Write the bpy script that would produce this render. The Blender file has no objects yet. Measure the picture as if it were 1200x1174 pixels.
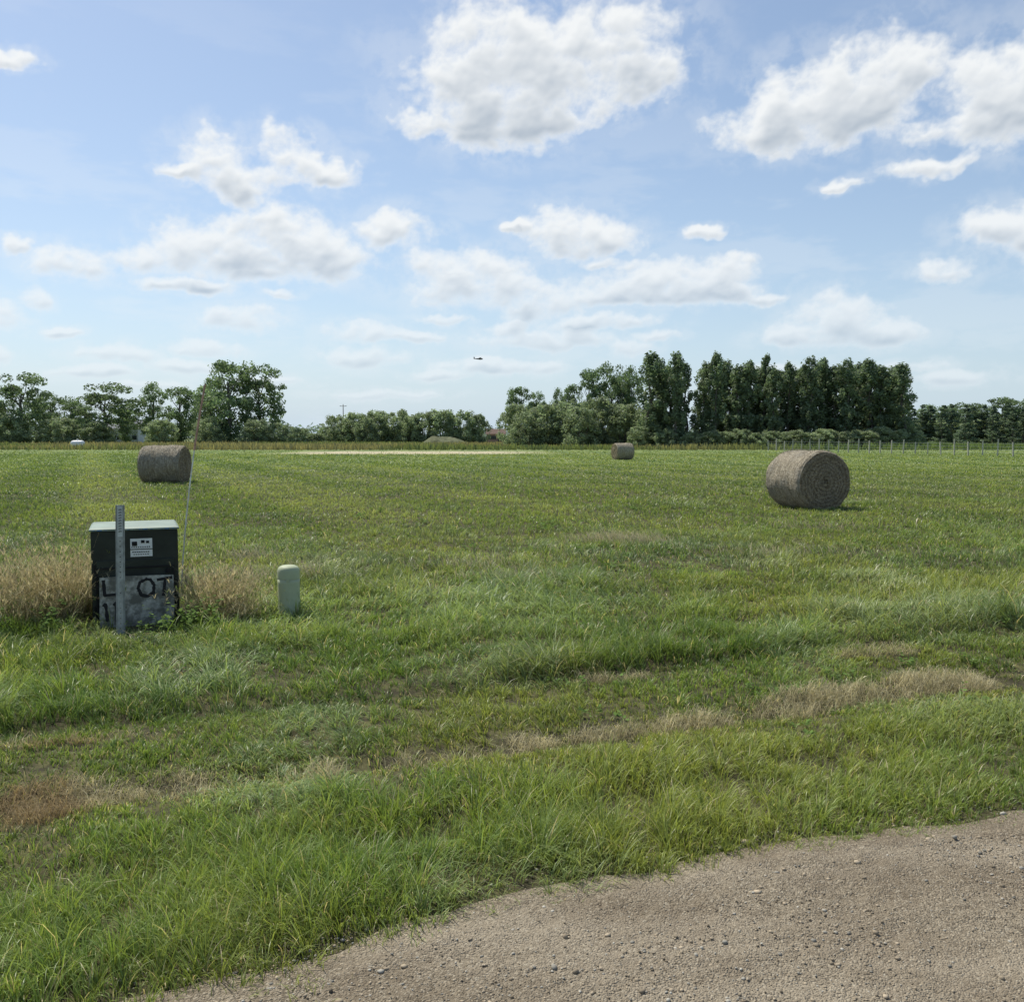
import bpy, bmesh, math
import numpy as np
from mathutils import Vector, Matrix
R = np.random.default_rng(7)
scene = bpy.context.scene
COL = scene.collection

# ------------------------------------------------------------------ helpers
def vnoise(x, y, seed=0.0):
    x = np.asarray(x, float); y = np.asarray(y, float)
    xi = np.floor(x); yi = np.floor(y); fx = x-xi; fy = y-yi
    fx = fx*fx*(3-2*fx); fy = fy*fy*(3-2*fy)
    def h(a, b):
        v = np.sin(a*127.1+b*311.7+seed*74.7)*43758.5453
        return v-np.floor(v)
    return (h(xi, yi)*(1-fx)+h(xi+1, yi)*fx)*(1-fy)+(h(xi, yi+1)*(1-fx)+h(xi+1, yi+1)*fx)*fy
def fbm(x, y, seed=0.0, o=3):
    v = 0; a = .5; t = 0
    for i in range(o):
        v = v+a*vnoise(x*2**i, y*2**i, seed+i*3.3); t += a; a *= .5
    return v/t
PT = np.random.default_rng(99); PERM = PT.integers(0, 4096, (512, 512)); GA = PT.uniform(0, 2*np.pi, 4096); GX, GY = np.cos(GA), np.sin(GA)
def perlin(x, y, s=0):
    xi = np.floor(x).astype(int); yi = np.floor(y).astype(int); fx = x-xi; fy = y-yi
    def g(ix, iy, dx, dy):
        k_ = PERM[(ix+s*17) & 511, (iy+s*31) & 511]; return GX[k_]*dx+GY[k_]*dy
    u_ = fx**3*(fx*(6*fx-15)+10); v_ = fy**3*(fy*(6*fy-15)+10)
    a_ = g(xi, yi, fx, fy); b = g(xi+1, yi, fx-1, fy); c = g(xi, yi+1, fx, fy-1); d = g(xi+1, yi+1, fx-1, fy-1)
    return ((a_*(1-u_)+b*u_)*(1-v_)+(c*(1-u_)+d*u_)*v_)*1.5
def sst(a, b, x):
    t = np.clip((np.asarray(x, float)-a)/(b-a), 0, 1); return t*t*(3-2*t)
def gauss(x, c, w): return np.exp(-((x-c)/w)**2)

RD = np.array([.926, .377]); RN = np.array([-.377, .926]); P0 = np.array([0, 3.60])
def road_coords(x, y):
    return (x-P0[0])*RD[0]+(y-P0[1])*RD[1], (x-P0[0])*RN[0]+(y-P0[1])*RN[1]
def edge(t): return .20*(fbm(t*1.1, t*0+.5, 2.0, 4)-.5)*2-.12*sst(.2, -1.4, t)+.09*gauss(t, 1.1, .8)
def sitemask(x, y): return np.clip(1.6*np.exp(-(((x+3.4)/2.0)**2+((y-9.7)/1.3)**2)), 0, 1)
def gz(x, y):
    t, s = road_coords(x, y)
    b = .10*(fbm(x*.45, y*.45, 5., 3)-.5)*sst(.45, 1.6, s)
    b = b*(1-sst(30, 70, np.hypot(x, y)))*(1-sitemask(x, y))
    r = -.05*gauss(s, 1.95, .16)-.04*gauss(s, 3.35, .18)-.03*gauss(s, .9, .3)*sst(.45, .8, s)
    return b+r*sst(.4, .8, s)
def G(x, y): return float(gz(np.array([x*1.0]), np.array([y*1.0]))[0])
def mowrow(x, y):
    # parallel mower swaths, about five metres wide, running away to the north-west
    u_ = x*.91+y*.41; v_ = -x*.41+y*.91
    return .5+.10*np.sin(u_*2*np.pi/5.2+1.6*fbm(v_*.03, u_*.05, 83., 2))+.55*(fbm(u_*.35, v_*.012, 81., 3)-.5)

def mesh_np(name, verts, idx, starts, mat, cols=None, smooth=False):
    me = bpy.data.meshes.new(name)
    verts = np.ascontiguousarray(verts, dtype=np.float32)
    me.vertices.add(len(verts)); me.vertices.foreach_set('co', verts.ravel())
    me.loops.add(len(idx)); me.loops.foreach_set('vertex_index', np.asarray(idx, dtype=np.int32))
    me.polygons.add(len(starts)); me.polygons.foreach_set('loop_start', np.asarray(starts, dtype=np.int32))
    if smooth: me.polygons.foreach_set('use_smooth', np.ones(len(starts), dtype=bool))
    me.update(calc_edges=True)
    if cols is not None:
        a = me.color_attributes.new('col', 'FLOAT_COLOR', 'POINT')
        c = np.ones((len(verts), 4), dtype=np.float32); c[:, :cols.shape[1]] = cols
        a.data.foreach_set('color', c.ravel())
    if mat: me.materials.append(mat)
    return me
def quads_np(name, verts, nq, mat, cols=None):
    return mesh_np(name, verts, np.arange(nq*4), np.arange(nq)*4, mat, cols)
def obj(name, data, parent=None, **props):
    o = bpy.data.objects.new(name, data); COL.objects.link(o)
    if parent: o.parent = parent
    for k, v in props.items(): o[k] = v
    return o
def top(name, data, loc, label, category, group=None, rz=0, scale=None):
    o = bpy.data.objects.new(name, data); COL.objects.link(o)
    o.location = loc; o.rotation_euler = (0, 0, rz)
    if scale is not None: o.scale = scale
    o['label'] = label; o['category'] = category
    if group: o['group'] = group
    return o
def clone(o, loc, rz, scale, label=None):
    n = o.copy(); COL.objects.link(n); n.location = loc; n.rotation_euler = (0, 0, rz); n.scale = scale
    if label: n['label'] = label
    for c in o.children:
        k = c.copy(); COL.objects.link(k); k.parent = n
        k.matrix_parent_inverse = c.matrix_parent_inverse.copy()
    return n
def at(px, d):  # bearing measured from the photograph -> world x at distance d
    return (px-600)/1100*d
def hgt(py, d): return (512-py)/1100*d+1.9

# ------------------------------------------------------------------ materials
def newmat(name):
    m = bpy.data.materials.new(name); m.use_nodes = True
    nt = m.node_tree; nt.nodes.clear(); out = nt.nodes.new('ShaderNodeOutputMaterial')
    return m, nt, out
def nmath(nt, op, a, b=None, c=None, clamp=False):
    n = nt.nodes.new('ShaderNodeMath'); n.operation = op; n.use_clamp = clamp
    for i, v in enumerate((a, b, c)):
        if v is None: continue
        if isinstance(v, (int, float)): n.inputs[i].default_value = v
        else: nt.links.new(v, n.inputs[i])
    return n.outputs[0]
def nvec(nt, op, a, b=None, c=None, out=0):
    n = nt.nodes.new('ShaderNodeVectorMath'); n.operation = op
    for i, v in enumerate((a, b, c)):
        if v is None: continue
        if isinstance(v, (tuple, list)): n.inputs[i].default_value = v
        else: nt.links.new(v, n.inputs[i])
    return n.outputs[out]
def nnoise(nt, vec, scale, detail=4, rough=.55, col=False):
    n = nt.nodes.new('ShaderNodeTexNoise'); n.inputs['Scale'].default_value = scale
    n.inputs['Detail'].default_value = detail; n.inputs['Roughness'].default_value = rough
    if vec is not None: nt.links.new(vec, n.inputs['Vector'])
    return n.outputs[1 if col else 0]
def nrange(nt, v, a, b, c=0., d=1., smooth=True):
    n = nt.nodes.new('ShaderNodeMapRange'); n.interpolation_type = 'SMOOTHSTEP' if smooth else 'LINEAR'
    nt.links.new(v, n.inputs[0])
    for i, k in enumerate((a, b, c, d)): n.inputs[i+1].default_value = k
    return n.outputs[0]
def nmix(nt, f, a, b, mode='MIX'):
    n = nt.nodes.new('ShaderNodeMix'); n.data_type = 'RGBA'; n.blend_type = mode
    if isinstance(f, (int, float)): n.inputs[0].default_value = f
    else: nt.links.new(f, n.inputs[0])
    for i, v in ((6, a), (7, b)):
        if isinstance(v, tuple): n.inputs[i].default_value = (*v, 1)
        else: nt.links.new(v, n.inputs[i])
    return n.outputs[2]
def principled(nt, out, col, rough=.8, spec=.3, metal=0., bump=None, bstr=.3, bdist=.01):
    p = nt.nodes.new('ShaderNodeBsdfPrincipled')
    if isinstance(col, tuple): p.inputs['Base Color'].default_value = (*col, 1)
    else: nt.links.new(col, p.inputs['Base Color'])
    p.inputs['Roughness'].default_value = rough; p.inputs['Specular IOR Level'].default_value = spec
    p.inputs['Metallic'].default_value = metal
    if bump is not None:
        b = nt.nodes.new('ShaderNodeBump'); b.inputs['Strength'].default_value = bstr
        b.inputs['Distance'].default_value = bdist
        nt.links.new(bump, b.inputs['Height']); nt.links.new(b.outputs[0], p.inputs['Normal'])
    nt.links.new(p.outputs[0], out.inputs[0]); return p
def simple(name, col, rough=.6, spec=.4, metal=0., var=.25, scale=9.):
    m, nt, out = newmat(name)
    tc = nt.nodes.new('ShaderNodeTexCoord').outputs['Object']
    n = nnoise(nt, tc, scale, 5)
    f = nrange(nt, n, .3, .7)
    c = nmix(nt, f, tuple(v*(1-var) for v in col), tuple(min(1, v*(1+var)) for v in col))
    principled(nt, out, c, rough, spec, metal, n, .15, .01); return m
def leafmat(name, trans=.3, rough=.55, spec=.25, tint=(1.25, 1.2, .7), randomize=True):
    m, nt, out = newmat(name)
    a = nt.nodes.new('ShaderNodeAttribute'); a.attribute_name = 'col'
    c = a.outputs['Color']
    if randomize:
        oi = nt.nodes.new('ShaderNodeObjectInfo')
        v = nrange(nt, oi.outputs['Random'], 0, 1, .86, 1.14, False)
        c = nvec(nt, 'SCALE', c); nt.links.new(v, c.node.inputs['Scale'])
    p = nt.nodes.new('ShaderNodeBsdfPrincipled'); nt.links.new(c, p.inputs['Base Color'])
    p.inputs['Roughness'].default_value = rough; p.inputs['Specular IOR Level'].default_value = spec
    t = nt.nodes.new('ShaderNodeBsdfTranslucent')
    tcx = nvec(nt, 'MULTIPLY', c, tint); nt.links.new(tcx, t.inputs[0])
    mx = nt.nodes.new('ShaderNodeMixShader'); mx.inputs[0].default_value = trans
    nt.links.new(p.outputs[0], mx.inputs[1]); nt.links.new(t.outputs[0], mx.inputs[2])
    nt.links.new(mx.outputs[0], out.inputs[0]); return m

M_grass = leafmat('grass_blades', .42, .42, .40, (1.25, 1.2, .70), randomize=False)
M_weed = leafmat('weed_leaves', .35, .8, .05, (1.2, 1.2, .7), randomize=False)
M_straw = leafmat('straw_blades', .35, .7, .15, (1.0, 1.0, .85), randomize=False)
M_leaf = leafmat('tree_leaves', .45, .6, .25, (1.05, 1.12, .80))
M_bark = simple('bark', (.14, .125, .11), .9, .1, var=.35, scale=3)

# ------------------------------------------------------------------ ground
def ground_material():
    m, nt, out = newmat('meadow_ground')
    g = nt.nodes.new('ShaderNodeNewGeometry'); P = g.outputs['Position']
    d = nvec(nt, 'LENGTH', P, out=1)
    far = nrange(nt, d, 22, 85)
    n1 = nnoise(nt, P, .35, 4, .6); n2 = nnoise(nt, P, 7, 4, .65)
    near = nmix(nt, nrange(nt, n2, .35, .7), (.050, .045, .028), (.12, .115, .05))
    near = nmix(nt, nrange(nt, n1, .52, .62, 0, .5), near, (.035, .028, .020))
    mp = nt.nodes.new('ShaderNodeMapping'); nt.links.new(P, mp.inputs[0])
    mp.inputs['Rotation'].default_value = (0, 0, math.radians(-24)); mp.inputs['Scale'].default_value = (.35, .008, 1)
    rows = nnoise(nt, mp.outputs[0], 1.0, 3, .6)
    mp2 = nt.nodes.new('ShaderNodeMapping'); nt.links.new(P, mp2.inputs[0])
    mp2.inputs['Rotation'].default_value = (0, 0, math.radians(-8)); mp2.inputs['Scale'].default_value = (.03, .25, 1)
    rows2 = nnoise(nt, mp2.outputs[0], 1.0, 3, .6)
    fld = nmix(nt, nrange(nt, rows, .40, .60), (.115, .172, .058), (.195, .245, .085))
    fld = nmix(nt, nrange(nt, rows2, .45, .7, 0, .6), fld, (.18, .22, .09))
    fld = nmix(nt, nrange(nt, n1, .55, .75, 0, .35), fld, (.10, .16, .055))
    sp = nt.nodes.new('ShaderNodeSeparateXYZ'); nt.links.new(P, sp.inputs[0])
    ry = nmath(nt, 'ADD', sp.outputs[1], nmath(nt, 'MULTIPLY', nmath(nt, 'SUBTRACT', n1, .5), 22))
    dry = nrange(nt, ry, 128, 150, 0, .6)
    fld = nmix(nt, dry, fld, (.18, .20, .095))
    a = nmath(nt, 'MULTIPLY', nrange(nt, ry, 100, 108), nrange(nt, ry, 130, 118))
    b = nmath(nt, 'MULTIPLY', nrange(nt, sp.outputs[0], -30, -22), nrange(nt, sp.outputs[0], 8, -4))
    fld = nmix(nt, nmath(nt, 'MULTIPLY', nmath(nt, 'MULTIPLY', a, b), .9), fld, (.48, .42, .29))
    c = nmix(nt, far, near, fld)
    principled(nt, out, c, .95, .1, 0, n2, .6, .03)
    return m
n = 420
u = np.linspace(-1, 1, n)
gx = np.sign(u)*(abs(u)*14+3500*abs(u)**9*1.0); gy = gx+9.0
X, Y = np.meshgrid(gx, gy)
V = np.stack([X.ravel(), Y.ravel(), gz(X.ravel(), Y.ravel())], 1)
i = np.arange(n-1); A = (i[:, None]*n+i[None, :]).ravel()
F = np.stack([A, A+1, A+n+1, A+n], 1).ravel()
obj('ground', mesh_np('ground', V, F, np.arange(len(A))*4, ground_material(), smooth=True), kind='structure')

# ------------------------------------------------------------------ gravel road
def gravel_material():
    m, nt, out = newmat('gravel')
    g = nt.nodes.new('ShaderNodeNewGeometry'); P = g.outputs['Position']
    n1 = nnoise(nt, P, 1.6, 4, .6); n2 = nnoise(nt, P, 60, 4, .7); n3 = nnoise(nt, P, 9, 3)
    v = nt.nodes.new('ShaderNodeTexVoronoi'); v.inputs['Scale'].default_value = 130; nt.links.new(P, v.inputs['Vector'])
    c = nmix(nt, nrange(nt, n2, .3, .7), (.145, .118, .082), (.36, .305, .22))
    c = nmix(nt, nrange(nt, n1, .4, .62, 0, .6), c, (.17, .135, .092))
    mp = nt.nodes.new('ShaderNodeMapping'); nt.links.new(P, mp.inputs[0]); mp.inputs['Rotation'].default_value = (0, 0, math.radians(-22.2)); mp.inputs['Scale'].default_value = (.25, 1.7, 1)
    nb_ = nnoise(nt, mp.outputs[0], 1.0, 3, .5); c = nmix(nt, nrange(nt, nb_, .48, .62, 0, .4), c, (.39, .335, .25))
    vs = nt.nodes.new('ShaderNodeSeparateColor'); nt.links.new(v.outputs['Color'], vs.inputs[0])
    c = nmix(nt, nrange(nt, vs.outputs[0], .8, 1., 0, .5), c, (.48, .43, .33))
    c = nmix(nt, nrange(nt, vs.outputs[1], .8, 1., 0, .6), c, (.095, .076, .052))
    h = nmath(nt, 'ADD', nmath(nt, 'MULTIPLY', v.outputs[0], -.8), nmath(nt, 'ADD', n2, nmath(nt, 'MULTIPLY', n3, 2)))
    principled(nt, out, c, .95, .15, 0, h, 1.0, .010); return m
M_gravel = gravel_material()
tt = np.concatenate([np.linspace(-60, -6, 40)[:-1], np.linspace(-6, 8, 600), np.linspace(8, 60, 40)[1:]])
ff = np.concatenate([np.linspace(0, .55, 14)[:-1], np.linspace(.55, 1, 160)])
T, Fq = np.meshgrid(tt, ff, indexing='ij')
E = edge(T)
S = -7.0+(E+.06+7.0)*Fq
RX = P0[0]+T*RD[0]+S*RN[0]; RY = P0[1]+T*RD[1]+S*RN[1]
fadeE = np.clip((1-Fq)*40, 0, 1)
def roadz(x, y): return .022*(fbm(x*7, y*7, 9., 4)-.3)+.018*(fbm(x*30, y*30, 19., 2)-.4)+.04*(fbm(x*1.1, y*1.1, 4., 2)-.3)
RZ = np.maximum(.007+roadz(RX, RY)*fadeE, .004)
nf = len(ff); V = np.stack([RX.ravel(), RY.ravel(), RZ.ravel()], 1)
ii, jj = np.meshgrid(np.arange(len(tt)-1), np.arange(nf-1), indexing='ij'); A = (ii*nf+jj).ravel()
F = np.stack([A, A+nf, A+nf+1, A+1], 1).ravel()
obj('gravel_road', mesh_np('gravel_road', V, F, np.arange(len(A))*4, M_gravel, smooth=True), kind='structure')

bm = bmesh.new(); bmesh.ops.create_icosphere(bm, subdivisions=1, radius=1)
iv = np.array([v.co[:] for v in bm.verts]); ifc = np.array([[v.index for v in f.verts] for f in bm.faces]); bm.free()
N = 52000
t = R.uniform(-3.2, 5.5, N); sd = R.uniform(0, 1, N)
s = edge(t)+.22-sd**1.2*3.0
x = P0[0]+t*RD[0]+s*RN[0]; y = P0[1]+t*RD[1]+s*RN[1]
keep = (y > 2.2) & (abs(x) < .62*y+1) & (R.random(N) < .25+1.2*sst(.4, .6, fbm(x*1.8, y*1.8, 33., 2)))
x, y, s, t = x[keep], y[keep], s[keep], t[keep]; N = len(x)
r = np.clip(R.lognormal(-5.72, .50, N), .0018, .020)
sc = r[:, None, None]*R.uniform(.6, 1.3, (N, 1, 3))*np.array([1, 1, .65])
jit = R.uniform(.7, 1.25, (N, 12, 1))
ang = R.uniform(0, 6.28, N); ca, sa = np.cos(ang)[:, None], np.sin(ang)[:, None]
v = iv[None]*jit*sc
vx = v[..., 0]*ca-v[..., 1]*sa; vy = v[..., 0]*sa+v[..., 1]*ca
zr = np.maximum(.007+roadz(x, y)*np.clip((edge(t)-s)/.15, 0, 1), .004)
V = np.stack([vx+x[:, None], vy+y[:, None], v[..., 2]+(zr+r*.22)[:, None]], 2).reshape(-1, 3)
F = (ifc[None]+(np.arange(N)*12)[:, None, None]).ravel()
base = np.array([.31, .255, .18])*R.uniform(.5, 1.5, (N, 1))
grey = R.random(N) < .3; base[grey] = np.array([.33, .31, .26])*R.uniform(.55, 1.5, (grey.sum(), 1))
m, nt, out = newmat('stones'); at_ = nt.nodes.new('ShaderNodeAttribute'); at_.attribute_name = 'col'
principled(nt, out, at_.outputs['Color'], .9, .2)
obj('gravel_stones', mesh_np('gravel_stones', V, F, np.arange(N*20)*3, m, np.repeat(base, 12, 0)), kind='stuff')

# ------------------------------------------------------------------ blades
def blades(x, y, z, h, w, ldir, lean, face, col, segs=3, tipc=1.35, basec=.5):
    N = len(x)
    ts = np.linspace(0, 1, segs+1)
    cd, sd = np.cos(ldir), np.sin(ldir); cf, sf = np.cos(face), np.sin(face)
    verts = []; cols = []
    for i, tq in enumerate(ts):
        out = lean*h*tq**1.6
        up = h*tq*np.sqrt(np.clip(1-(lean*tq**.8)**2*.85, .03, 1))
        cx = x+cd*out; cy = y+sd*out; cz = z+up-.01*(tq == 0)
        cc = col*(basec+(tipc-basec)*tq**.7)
        if i < segs:
            ww = w*.5*(1-.65*tq**1.5)
            verts.append(np.stack([cx-cf*ww, cy-sf*ww, cz], 1)); verts.append(np.stack([cx+cf*ww, cy+sf*ww, cz], 1))
            cols += [cc, cc]
        else:
            verts.append(np.stack([cx, cy, cz], 1)); cols.append(cc)
    nv = 2*segs+1
    V = np.stack(verts, 1).reshape(-1, 3); C = np.stack(cols, 1).reshape(-1, 3)
    pat = []; st = []
    for i in range(segs-1):
        st.append(len(pat)); b = 2*i; pat += [b, b+1, b+3, b+2]
    st.append(len(pat)); b = 2*(segs-1); pat += [b, b+1, b+2]
    L = len(pat)
    F = (np.array(pat)[None]+(np.arange(N)*nv)[:, None]).ravel()
    Sx = (np.array(st)[None]+(np.arange(N)*L)[:, None]).ravel()
    return V, F, Sx, C
def merge(parts):
    Vs, Fs, Ss, Cs = [], [], [], []; vo = 0; lo = 0
    for V, F, S_, C in parts:
        Vs.append(V); Fs.append(F+vo); Ss.append(S_+lo); Cs.append(C); vo += len(V); lo += len(F)
    return np.concatenate(Vs), np.concatenate(Fs), np.concatenate(Ss), np.concatenate(Cs)

def ell(t, s, c0, c1, r0, r1, wob): return np.exp(-(((t-c0)/r0)**2+((s-c1-wob)/r1)**2)**1.5)
def strawmask(x, y):
    t, s = road_coords(x, y)
    wob = .12*(fbm(t*.8, t*0, 31., 2)-.5)*2+.10*(fbm(t*3, s*3, 41., 2)-.5)
    rag = sst(.34, .60, fbm(t*2.8, s*4.0, 12., 3))
    a = 0
    for (c0, r0, r1) in [(-2.95, .50, .20), (-2.05, .60, .30), (-1.15, .30, .15), (-.45, .25, .14), (.15, .32, .20), (.8, .32, .11), (1.5, .3, .08), (2.2, .55, .12), (3.05, .60, .19), (4.3, .85, .22), (5.8, .7, .16)]:
        a = np.maximum(a, ell(t, s, c0, 2.0, r0, r1, wob))
    b = gauss(s, 3.35+wob-.12*np.clip(t-1, 0, 5), .06)*sst(.42, .57, fbm(t*.9, t*0+9, 22., 2))*sst(-.5, 2.0, t)
    b = np.maximum(b, .6*gauss(s, 3.0+wob, .06)*sst(.42, .57, fbm(t*.9, t*0+19, 24., 2))*sst(-.5, -2.0, t))
    return np.clip(a*(.30+1.1*rag)+b, 0, 1)
GREEN1 = np.array([.155, .248, .056]); GREEN2 = np.array([.260, .340, .090]); BLUEG = np.array([.29, .37, .20])
TAN = np.array([.68, .60, .37]); DARKG = np.array([.085, .150, .040])
parts = []
zones = [(2.6, 4.5, 8200, .0036, 3), (4.5, 6.5, 5600, .0046, 3), (6.5, 9, 3200, .006, 3), (9, 13, 1600, .008, 3), (13, 19, 700, .011, 2),
         (19, 28, 300, .016, 2), (28, 42, 130, .024, 2), (42, 65, 52, .038, 2), (65, 105, 18, .065, 2), (105, 140, 4, .10, 2)]
for (y0, y1, den, w, segs) in zones:
    hw = .62*y1+1.0
    N = int(den*(y1-y0)*2*hw)
    x = R.uniform(-hw, hw, N); y = R.uniform(y0, y1, N)
    t, s = road_coords(x, y); e = edge(t)
    cs = .08+.02*y0*.5
    k_ = R.random(N) < .38
    jx = (np.floor(x/cs)+.5)*cs; jy = (np.floor(y/cs)+.5)*cs
    jx = jx+cs*.9*(vnoise(np.floor(x/cs)*1.0, np.floor(y/cs)*1.0, 7.)-.5); jy = jy+cs*.9*(vnoise(np.floor(x/cs)*1.0, np.floor(y/cs)*1.0, 8.)-.5)
    tox, toy = x-jx, y-jy
    x = np.where(k_, jx+tox*.4, x); y = np.where(k_, jy+toy*.4, y)
    tdir = np.arctan2(toy, tox)
    clump = fbm(x*3.3, y*3.3, 1., 3)
    sm = strawmask(x, y)
    keep = (abs(x) < .62*y+1.0)
    pr = sst(-.14, .26, s-e+.46*(fbm(x*5, y*5, 3., 3)-.5))
    pr = pr*(1-.88*sst(.2, .7, sm))*(.40+.95*sst(.3, .55, clump))
    rut1 = gauss(s, 1.98, .22); pr = pr*(1-.80*rut1*sst(.36, .54, fbm(t*1.5, s*2, 45., 2)))
    pr = pr*(1-.6*gauss(s, 3.35, .10)*sst(.3, .6, vnoise(t*1.5, s, 44.)))
    pr = pr*(1-.9*sst(105, 140, y))*(1-.9*sst(99, 106, y)*sst(-32, -25, x)*sst(8, 0, x))
    site = np.exp(-(((x+3.9)/.62)**2+((y-9.75)/.62)**2)**2)
    front = np.exp(-(((x+3.55)/.55)**2+((y-8.9)/.6)**2)**2)
    pr = pr*(1-site)
    keep &= R.random(N) < pr
    x, y, t, s, clump, sm, e, k_, tdir, front = [q[keep] for q in (x, y, t, s, clump, sm, e, k_, tdir, front)]; N = len(x)
    big = fbm(x*.45, y*.45, 17., 3); mid = fbm(x*1.6, y*1.6, 27., 3)
    far = sst(13, 24, y)
    tuft = vnoise(np.floor(x/cs), np.floor(y/cs), 13.)
    h = .078*(.40+1.2*clump)*(.5+1.0*big)*(1+k_*(tuft**2)*.9)
    verge = sst(.05, .35, s-e)*(1-sst(1.1, 1.5, s))
    h *= 1+.22*verge-.5*(1-sst(0, .3, s-e))
    h *= 1-.55*sst(1.35, 1.7, s)*(1-sst(2.1, 2.4, s))
    h *= 1-.35*sst(2.1, 2.4, s)*(1-sst(3.1, 3.5, s))
    tall = sst(3.3, 3.8, s)*(1-sst(10.5, 13.5, y))
    h *= 1+.85*tall*sst(.35, .6, mid)
    h *= 1+.9*gauss(s, 3.6, .15)*sst(.4, .6, vnoise(t*1.1, s*0, 51.))
    h = h*(1-far*.25)+far*.03
    h *= R.uniform(.55, 1.35, N)*(1-.72*front)
    lodge = np.exp(-(((x+.2)/1.9)**2+((y-10.8)/1.7)**2)*1.0)
    lodge = np.maximum(lodge, sst(.56, .70, fbm(x*.35+4, y*.5, 61., 2))*sst(6, 8, y)*.7*(1-far))
    lodge = np.maximum(lodge, .65*sst(.52, .7, fbm(x*.8+9, y*.8, 63., 2)))
    lodge = lodge*sst(.25, .5, mid+.15)
    wind = 6.28*fbm(x*.4, y*.4, 71., 2)*1.4-1.2
    h *= 1+.6*lodge*(1-front)
    lean = np.clip(R.normal(.64, .24, N)+.32*lodge, .05, .97)
    ldir = np.where(k_, tdir+R.normal(0, .4, N), np.where(R.random(N) < .45+.5*lodge, wind+R.normal(0, .35, N), R.uniform(0, 6.283, N)))
    face = np.where(R.random(N) < .5, R.uniform(0, 6.28, N), ldir+1.57+R.normal(0, .4, N))
    ww = w*R.uniform(.6, 1.5, N)
    row = mowrow(x, y)
    f1 = sst(.3, .7, .55*mid+.45*R.random(N))[:, None]
    c = GREEN1*(1-f1)+GREEN2*f1
    ye = sst(.43, .63, fbm(x*.5, y*.5, 90., 3)+.08*R.random(N)-.03)[:, None]*(.55-.25*far)[:, None]
    c = c*(1-ye)+np.array([.33, .35, .095])*ye
    c = c*(1-lodge[:, None]*.6)+BLUEG*1.1*lodge[:, None]*.6
    dk = sst(.50, .64, fbm(x*.6, y*.6, 95., 3))[:, None]*.40
    c = c*(1-dk)+DARKG*dk
    mf = (far*.75)[:, None]; c = c*(1-mf)+np.array([.215, .290, .078])*mf     # even mown field
    fr = (far*sst(.48, .62, row)*.75)[:, None]
    c = c*(1-fr)+np.array([.315, .370, .135])*fr
    fd = (far*sst(.50, .36, row)*.50)[:, None]; c = c*(1-fd)+np.array([.125, .195, .055])*fd
    rr = (gauss(s, 3.35, .22)*.5+gauss(s, 2.35, .2)*.35)[:, None]
    c = c*(1-rr)+DARKG*.8*rr
    tan = R.random(N) < (.05+.5*sm-.03*far+.10*gauss(s, 1.9, .35))
    c[tan] = TAN*R.uniform(.55, 1.0, (tan.sum(), 1))
    c = c*(1+(R.uniform(-.22, .22, N)*(1-.5*far)))[:, None]
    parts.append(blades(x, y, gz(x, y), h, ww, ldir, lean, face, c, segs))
V, F, S_, C = merge(parts)
obj('meadow_grass', mesh_np('meadow_grass', V, F, S_, M_grass, C), kind='stuff')

# straw / cut hay litter along the ruts and scattered in the field
parts = []
N = 800000
x = R.uniform(-5, 7, N); y = R.uniform(3.6, 11, N)
sm = strawmask(x, y); pk = R.random(N) < sst(.15, .8, sm)*.9
x, y, sm = x[pk], y[pk], sm[pk]; N = len(x)
t, s = road_coords(x, y)
pile = sst(.40, .65, fbm(t*1.6, s*2, 15., 2)+.18*sst(1, 3, t))
z = gz(x, y)+R.uniform(0, 1, N)**1.3*(.03+.085*pile)*sm
cc = TAN*R.uniform(.5, 1.15, (N, 1))*(.6+.7*vnoise(x*14, y*14, 88.))[:, None]
br = (sst(-.8, -1.6, t)*.75*sst(.42, .58, fbm(t*1.4, s*1.4, 66., 2)+.06))[:, None]; cc = cc*(1-br)+np.array([.38, .26, .13])*R.uniform(.4, 1.2, (N, 1))*br
parts.append(blades(x, y, z, R.uniform(.03, .13, N), R.uniform(.002, .0045, N), R.uniform(0, 6.28, N), R.uniform(.78, .99, N), R.uniform(0, 6.28, N), cc, 2, 1.1, .85))
for (cx, cy, rx, ry, nn) in [(1.75, 16.4, .45, .2, 600), (2.3, 16.0, .3, .15, 200), (-.5, 13.2, .3, .12, 120), (-4.0, 14.3, .25, .2, 160), (-3.35, 11.9, .15, .2, 160), (6.2, 19, .6, .2, 200), (-2.75, 12.4, .12, .1, 160), (4.5, 14.5, 1.5, .06, 250), (0, 12.1, .5, .15, 160)]:
    x = R.normal(cx, rx, nn); y = R.normal(cy, ry, nn)
    parts.append(blades(x, y, gz(x, y)+.04+R.uniform(0, .07, nn), R.uniform(.1, .3, nn), R.uniform(.004, .009, nn), R.normal(2.5, .8, nn), R.uniform(.6, .98, nn), R.uniform(0, 6.28, nn), TAN*R.uniform(.6, 1.0, (nn, 1)), 2, 1.1, .9))
V, F, S_, C = merge(parts)
obj('cut_hay_litter', mesh_np('cut_hay_litter', V, F, S_, M_straw, C), kind='stuff')

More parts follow.
